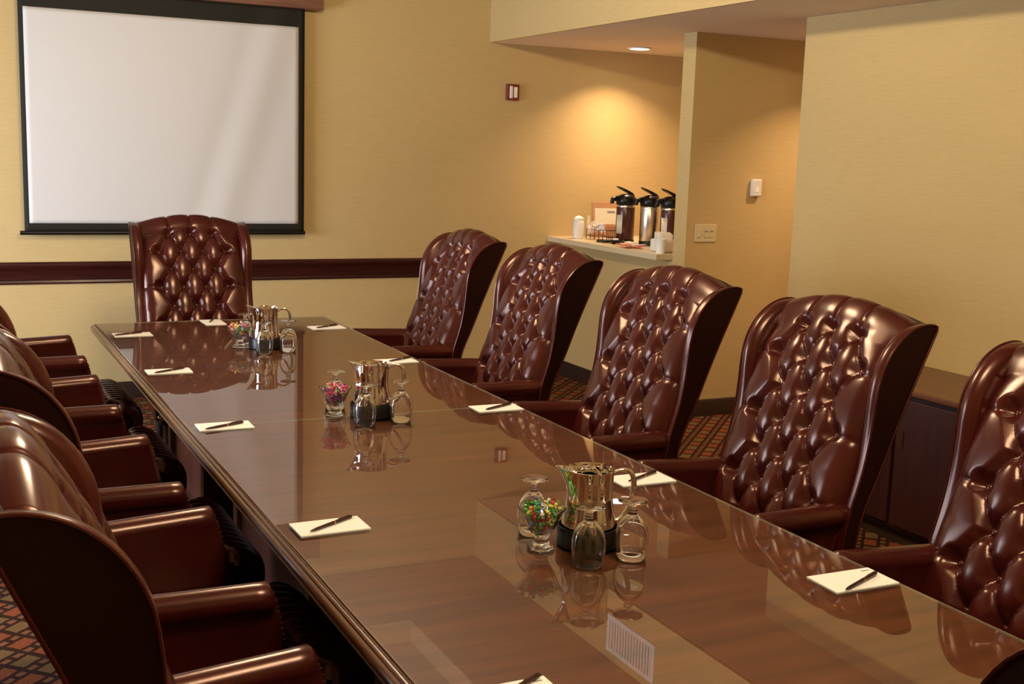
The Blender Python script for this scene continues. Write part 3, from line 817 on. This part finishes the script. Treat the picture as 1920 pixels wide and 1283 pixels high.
def chair_back_mesh():
    # profile over the crest, (f, z) from seat up and over to the rear
    prof = [(.405, .42), (.348, .56), (.306, .68), (.252, .82), (.190, .98), (.140, 1.10), (.106, 1.165), (.080, 1.205), (.062, 1.238), (.042, 1.256), (.022, 1.262), (.006, 1.258), (-.002, 1.248)]
    P = np.array(prof)
    # resample smoothly
    d = np.r_[0, np.cumsum(np.hypot(*np.diff(P, axis=0).T))]
    nv = 200; s = np.linspace(0, d[-1], nv)
    f = np.interp(s, d, P[:, 0]); z = np.interp(s, d, P[:, 1])
    ker = np.hanning(13); ker /= ker.sum()
    fp = np.pad(f, 6, mode='reflect', reflect_type='odd'); zp = np.pad(z, 6, mode='reflect', reflect_type='odd')
    f = np.convolve(fp, ker, 'valid'); z = np.convolve(zp, ker, 'valid')
    df, dz = np.gradient(f), np.gradient(z); n = np.hypot(df, dz)
    nf, nz = dz/n, -df/n            # outward normal (forward / up)
    s_row0 = np.interp(1.198, z[:170], s[:170])
    nu = 110
    u = np.linspace(-HW, HW, nu)
    Ug, Sg = np.meshgrid(u, s, indexing='ij')
    Vg = s_row0-Sg                  # distance below first row
    H = tuft(Ug, Vg, 7)
    rear = sstep(0, 1, (s-np.interp(0, [0, 1], [s[-1]-.055, s[-1]]))/.05)  # flatten toward the rear seam
    H = H*(1-rear)[None, :] + .3*rear[None, :]
    edge = np.sqrt(np.clip(1-((np.abs(Ug)-.232)/(HW-.228))**2*(np.abs(Ug) > .232), 0, 1))
    lowr = sstep(1.245, 1.15, z)[None, :]
    disp = .044*H*(1-.65*(1-edge)*lowr)-.012*(1-edge)*lowr
    crown = -.050*(Ug/HW)**2*sstep(1.0, 1.24, z)[None, :]
    X = Ug; F = f[None, :]+nf[None, :]*disp; Z = z[None, :]+nz[None, :]*disp+crown
    G = [[(X[i, j], F[i, j]-F0, Z[i, j]) for j in range(nv)] for i in range(nu)]
    # turned-in side flaps close the padding against the wings
    for sg, i in ((-1, 0), (1, nu-1)):
        fl = [(sg*.296, F[i, j]-nf[j]*.045-F0, Z[i, j]-nz[j]*.045) for j in range(nv)]
        if sg < 0: G.insert(0, fl)
        else: G.append(fl)
    m = MB().grid(G)
    btn = []
    for r_ in range(7):
        us = (-1, 0, 1) if r_ % 2 == 0 else (-1.5, -.5, .5, 1.5)
        sv = s_row0-r_*.107
        for q in us:
            uu = q*.124; fz = np.interp(sv, s, f), np.interp(sv, s, z); nn = np.interp(sv, s, nf), np.interp(sv, s, nz)
            cr = -.048*(uu/HW)**2*float(sstep(1.0, 1.25, fz[1]))
            btn.append((uu, fz[0]+nn[0]*.006-F0, fz[1]+nn[1]*.006+cr, math.atan2(nn[1], nn[0])))
    return m, btn

WING = [(.315, .42), (.300, .60), (.282, .70), (.262, .76), (.242, .83), (.230, .90), (.223, .97), (.219, 1.03), (.212, 1.08), (.200, 1.12), (.180, 1.160), (.150, 1.197), (.115, 1.224), (.080, 1.240), (.045, 1.247), (.012, 1.246), (-.006, 1.238), (.012, 1.195), (.110, .98), (.180, .80), (.226, .70), (.250, .62), (.262, .50), (.268, .42)]
def smooth_loop(L_, it=1):
    for _ in range(it):
        out = []
        n = len(L_)
        for i in range(n):
            a, b = L_[i], L_[(i+1) % n]
            out.append((.75*a[0]+.25*b[0], .75*a[1]+.25*b[1])); out.append((.25*a[0]+.75*b[0], .25*a[1]+.75*b[1]))
        L_ = out
    return L_
def wing_mesh(sgn):
    loop = smooth_loop(WING, 1)
    n = len(loop); P = np.array(loop)
    tan = np.roll(P, -1, 0)-np.roll(P, 1, 0); tan /= np.hypot(*tan.T)[:, None]
    # loop runs up the front, over the top and down the rear: outward normal
    nor = np.c_[-tan[:, 1], tan[:, 0]]
    c = P.mean(0)
    if np.mean(np.sum(nor*(P-c), 1)) < 0: nor = -nor
    front = sstep(.05, .16, P[:, 0]-np.interp(P[:, 1], [r[0] for r in REAR], [r[1] for r in REAR]))
    front = np.where(P[:, 1] < .5, 0, front)
    rings = []
    # (lateral from outside face, inset) ; padding bulges on front and top
    for lx, ins, bul in ((0, 0, 0), (.003, 0, 0), (.009, 0, .003), (.018, 0, .006), (.029, .001, .006), (.039, .004, .003), (.047, .010, 0), (.052, .017, 0)):
        Q = P - nor*np.minimum(ins, .3*np.ones(n)*.12)[:, None] + nor*(bul*front)[:, None]
        lat = .324-lx
        flare = .004*sstep(.8, 1.15, Q[:, 1])*front
        rings.append([(sgn*(lat+flare[i]), Q[i, 0]-F0, Q[i, 1]) for i in range(n)])
    m = MB().rings(rings, cap0=True, cap1=True)
    pip = [(sgn*(.325+.004*float(sstep(.8, 1.15, np.array(P[i, 1])))*front[i]), P[i, 0]-F0, P[i, 1]) for i in range(n)]
    return m, pip
def arm_mesh(sgn):
    # closed section (lateral, z) of a rolled arm; lateral from the arm centre, outside positive
    sec = []
    for a in np.linspace(-200, 35, 22):
        r = math.radians(90-a) if False else math.radians(a)
    roll_r, rcx, rcz = .037, .008, .673
    for a in np.linspace(205, -60, 20): sec.append((rcx+roll_r*math.cos(math.radians(a)), rcz+roll_r*math.sin(math.radians(a))))
    sec += [(.020, .610), (.016, .50), (.015, .36), (.015, .24), (-.030, .24), (-.030, .36), (-.030, .50), (-.029, .61)]
    sec = np.array(sec); n = len(sec)
    c = sec.mean(0)
    fs = list(np.linspace(0, 1, 14)); rings = []
    for t_ in fs+[1.0, 1.0, 1.0]:
        rings.append(t_)
    R_ = []
    shr = [0]*14+[.006, .016, .026]
    adv = [0]*14+[.008, .013, .014]
    for t_, sh, ad in zip(rings, shr, adv):
        row = []
        for lx, z in sec:
            f0 = .245
            f1 = .612+.125*max(0, (.70-z)/.46)**1.35
            f = f0+(f1-f0)*t_
            cx_ = .268+.036*t_
            l2, z2 = lx, z
            # rounded shoulder towards the front
            if sh:
                vx, vz = (rcx-.002)-lx, (rcz if z > .6 else z)-z
                d = math.hypot(vx, vz)
                if d > 1e-6: k = min(sh, d*.8)/d; l2 += vx*k; z2 += vz*k
            zz = z2 + .010*t_*(1 if z > .55 else 0)
            row.append((sgn*(cx_+l2), f+ad-F0, zz))
        R_.append(row)
    m = MB().rings(R_)
    # nailheads round the front panel
    nails = []
    Lp = [p for p in R_[-1]]
    acc = 0
    for i in range(n):
        a, b = Vector(Lp[i]), Vector(Lp[(i+1) % n])
        if min(a.z, b.z) < .27: continue
        L_ = (b-a).length; q = 0
        while acc+ (L_-q) >= .014:
            q += .014-acc; acc = 0
            p = a+(b-a)*(q/L_); nails.append((p.x, p.y+.0015, p.z))
        acc += L_-q
    return m, nails

def build_chair(label, loc, rz):
    t = thing('wingback_chair', label, 'armchair', loc, rz, 'wingback chairs round the conference table')
    m, btn = chair_back_mesh()
    back = m.build('tufted_back', M['leather'], t, recalc=False, ang=80)
    me = back.data
    if me.polygons[len(me.polygons)//2].normal.y < 0: me.flip_normals()
    bm_ = MB().sphere((0, 0, 0), .0105, 12, 8, (1, .55, 1)); first = None
    for (x, y, z, an) in btn:
        if first is None: o = bm_.build('button', M['leather'], back); first = o
        else: o = first.copy(); COL.objects.link(o); o.parent = back
        o.location = (x, y, z); o.rotation_euler = (an, 0, 0)
    # rear shell between the wings
    G = []
    zs = [.36, .42, .50, .62, .70, .85, 1.0, 1.1, 1.18, 1.235]
    R_ = []
    for z in zs:
        f = float(np.interp(z, [r[0] for r in REAR], [r[1] for r in REAR]))
        row = []
        for x in np.linspace(-.322, .322, 17): row.append((x, f-F0, z+(.040*(1-(x/.322)**2)*float(sstep(1.0, 1.235, z)))))
        for x in np.linspace(.300, -.300, 17): row.append((x, f+.026-F0, z+(.040*(1-(x/.322)**2)*float(sstep(1.0, 1.235, z)))))
        R_.append(row)
    MB().rings(R_).build('rear_panel', M['leather_shaded'], t, ang=50)
    for s in (-1, 1):
        m, pip = wing_mesh(s)
        w_ = m.build('wing', M['leather_shaded'], t, ang=55)
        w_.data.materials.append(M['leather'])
        # padded inner side and rolled front carry the leather without painted shade
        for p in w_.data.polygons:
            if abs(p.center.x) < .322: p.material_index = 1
        MB().tube(pip, .0035, 6, closed=True).build('piping', M['leather'], w_)
    for s in (-1, 1):
        m, nails = arm_mesh(s)
        a_ = m.build('arm', M['leather'], t, ang=50)
        nm = MB()
        for p in nails: nm.sphere(p, .0042, 6, 4, (1, .5, 1))
        nm.build('nailhead_trim', M['brass'], a_)
    # seat cushion: deep-buttoned top and waterfall front
    nu, nv = 72, 90
    X = np.linspace(-1, 1, nu); Vv = np.linspace(0, 1, nv)
    prof = np.array([(.290, .455), (.40, .468), (.55, .474), (.70, .474), (.79, .466), (.835, .445), (.858, .410), (.862, .370), (.855, .325)])
    d = np.r_[0, np.cumsum(np.hypot(*np.diff(prof, axis=0).T))]; s = np.linspace(0, d[-1], nv)
    f = np.interp(s, d, prof[:, 0]); z = np.interp(s, d, prof[:, 1])
    ker = np.hanning(9); ker /= ker.sum(); f = np.convolve(np.pad(f, 4, mode='reflect', reflect_type='odd'), ker, 'valid'); z = np.convolve(np.pad(z, 4, mode='reflect', reflect_type='odd'), ker, 'valid')
    df, dz = np.gradient(f), np.gradient(z); nn = np.hypot(df, dz); nf, nz = -dz/nn*1, df/nn
    G = []
    for i in range(nu):
        row = []
        for j in range(nv):
            half = .238+.075*float(sstep(.70, .80, f[j]))
            half *= 1-.10*float(sstep(.80, .90, f[j]))
            x = X[i]*half
            dist = s[j]
            if f[j] < .72: h = float(tuft(np.array(x), np.array((f[j]-.36)), 4))
            else: h = 0
            h2 = math.sqrt(abs(math.sin(PI*x/.052)))  # ribs rolling over the front
            k = float(sstep(.68, .76, f[j])); h = h*(1-k)+(.55+.45*h2)*k
            e = math.sqrt(max(0, 1-max(0, (abs(X[i])-.86)/.14)**2))
            dd = .026*h*e-.03*(1-e)
            row.append((x, f[j]+nf[j]*dd-F0, z[j]+nz[j]*dd))
        G.append(row)
    st = MB().grid(G).build('seat', M['leather'], t, recalc=False, ang=80)
    if st.data.polygons[nv*nu//2].normal.z < 0: st.data.flip_normals()
    # seat rail below, with nail trim
    R_ = []
    for z in (.225, .24, .34, .445):
        i_ = .012 if z == .225 else 0
        row = []
        pts = [(-.262, .30), (.262, .30), (.285, .70), (.305, .78), (.285, .835), (.20, .850), (0, .853), (-.20, .850), (-.285, .835), (-.305, .78), (-.285, .70)]
        for x, ff in pts: row.append((x*(1-i_*2), ff-i_-F0, z))
        R_.append(row)
    rl = MB().rings(R_).build('seat_rail', M['leather_shaded'], t, ang=50)
    nm = MB()
    fr = [(.290, .70), (.305, .78), (.285, .835), (.20, .850), (0, .853), (-.20, .850), (-.285, .835), (-.305, .78), (-.290, .70)]
    P = [Vector((x, f_-F0, 0)) for x, f_ in fr]
    for a, b in zip(P[:-1], P[1:]):
        L_ = (b-a).length; k = int(L_/.016)
        nrm = Vector(((b-a).y, -(b-a).x, 0)).normalized()
        if nrm.dot((a+b)/2) < 0: nrm = -nrm
        for q in range(k):
            p = a+(b-a)*(q/k)+nrm*.001; nm.sphere((p.x, p.y, .262), .0042, 6, 4)
    nm.build('nailhead_trim', M['brass'], rl)
    for x, y in ((-.23, .36), (.23, .36), (-.25, .76), (.25, .76)):
        MB().lathe([(.016, 0), (.018, .01), (.020, .10), (.030, .19), (.034, .235)], 16, (x, y-F0, 0)).build('leg', M['wood_leg'], t)
    return t

RS = ['right side, nearest the far wall', 'right side, in front of the coffee counter', 'right side, in the middle before the light switch', 'right side, before the plain green wall', 'right side, cut off by the right edge of the picture']
LS = ['left side, farthest away, top corner seen over the others', 'left side, second from the far wall', 'left side, in the middle of the row', 'left side, just beyond the nearest one', 'left side, nearest the camera, dark side panel filling the corner']
first = build_chair('oxblood tufted leather wingback chair at the head of the table before the screen', (1.350, 7.06-.40, 0), PI)
for y, lab in zip((5.87, 4.88, 3.86, 2.90, 1.94), RS):
    dup(first, (2.70-.40, y, 0), PI/2, 'oxblood tufted leather wingback chair, '+lab)
for y, dx_, lab in zip((6.01, 4.90, 3.77, 2.88, 1.88), (-.040, -.045, -.020, .010, 0), LS):
    dup(first, (.44+dx_, y, 0), -PI/2, 'oxblood tufted leather wingback chair, '+lab)
dup(first, (1.368, .690+.40, 0), 0, 'wingback chair at the near end of the table, only its wing tip at bottom right')
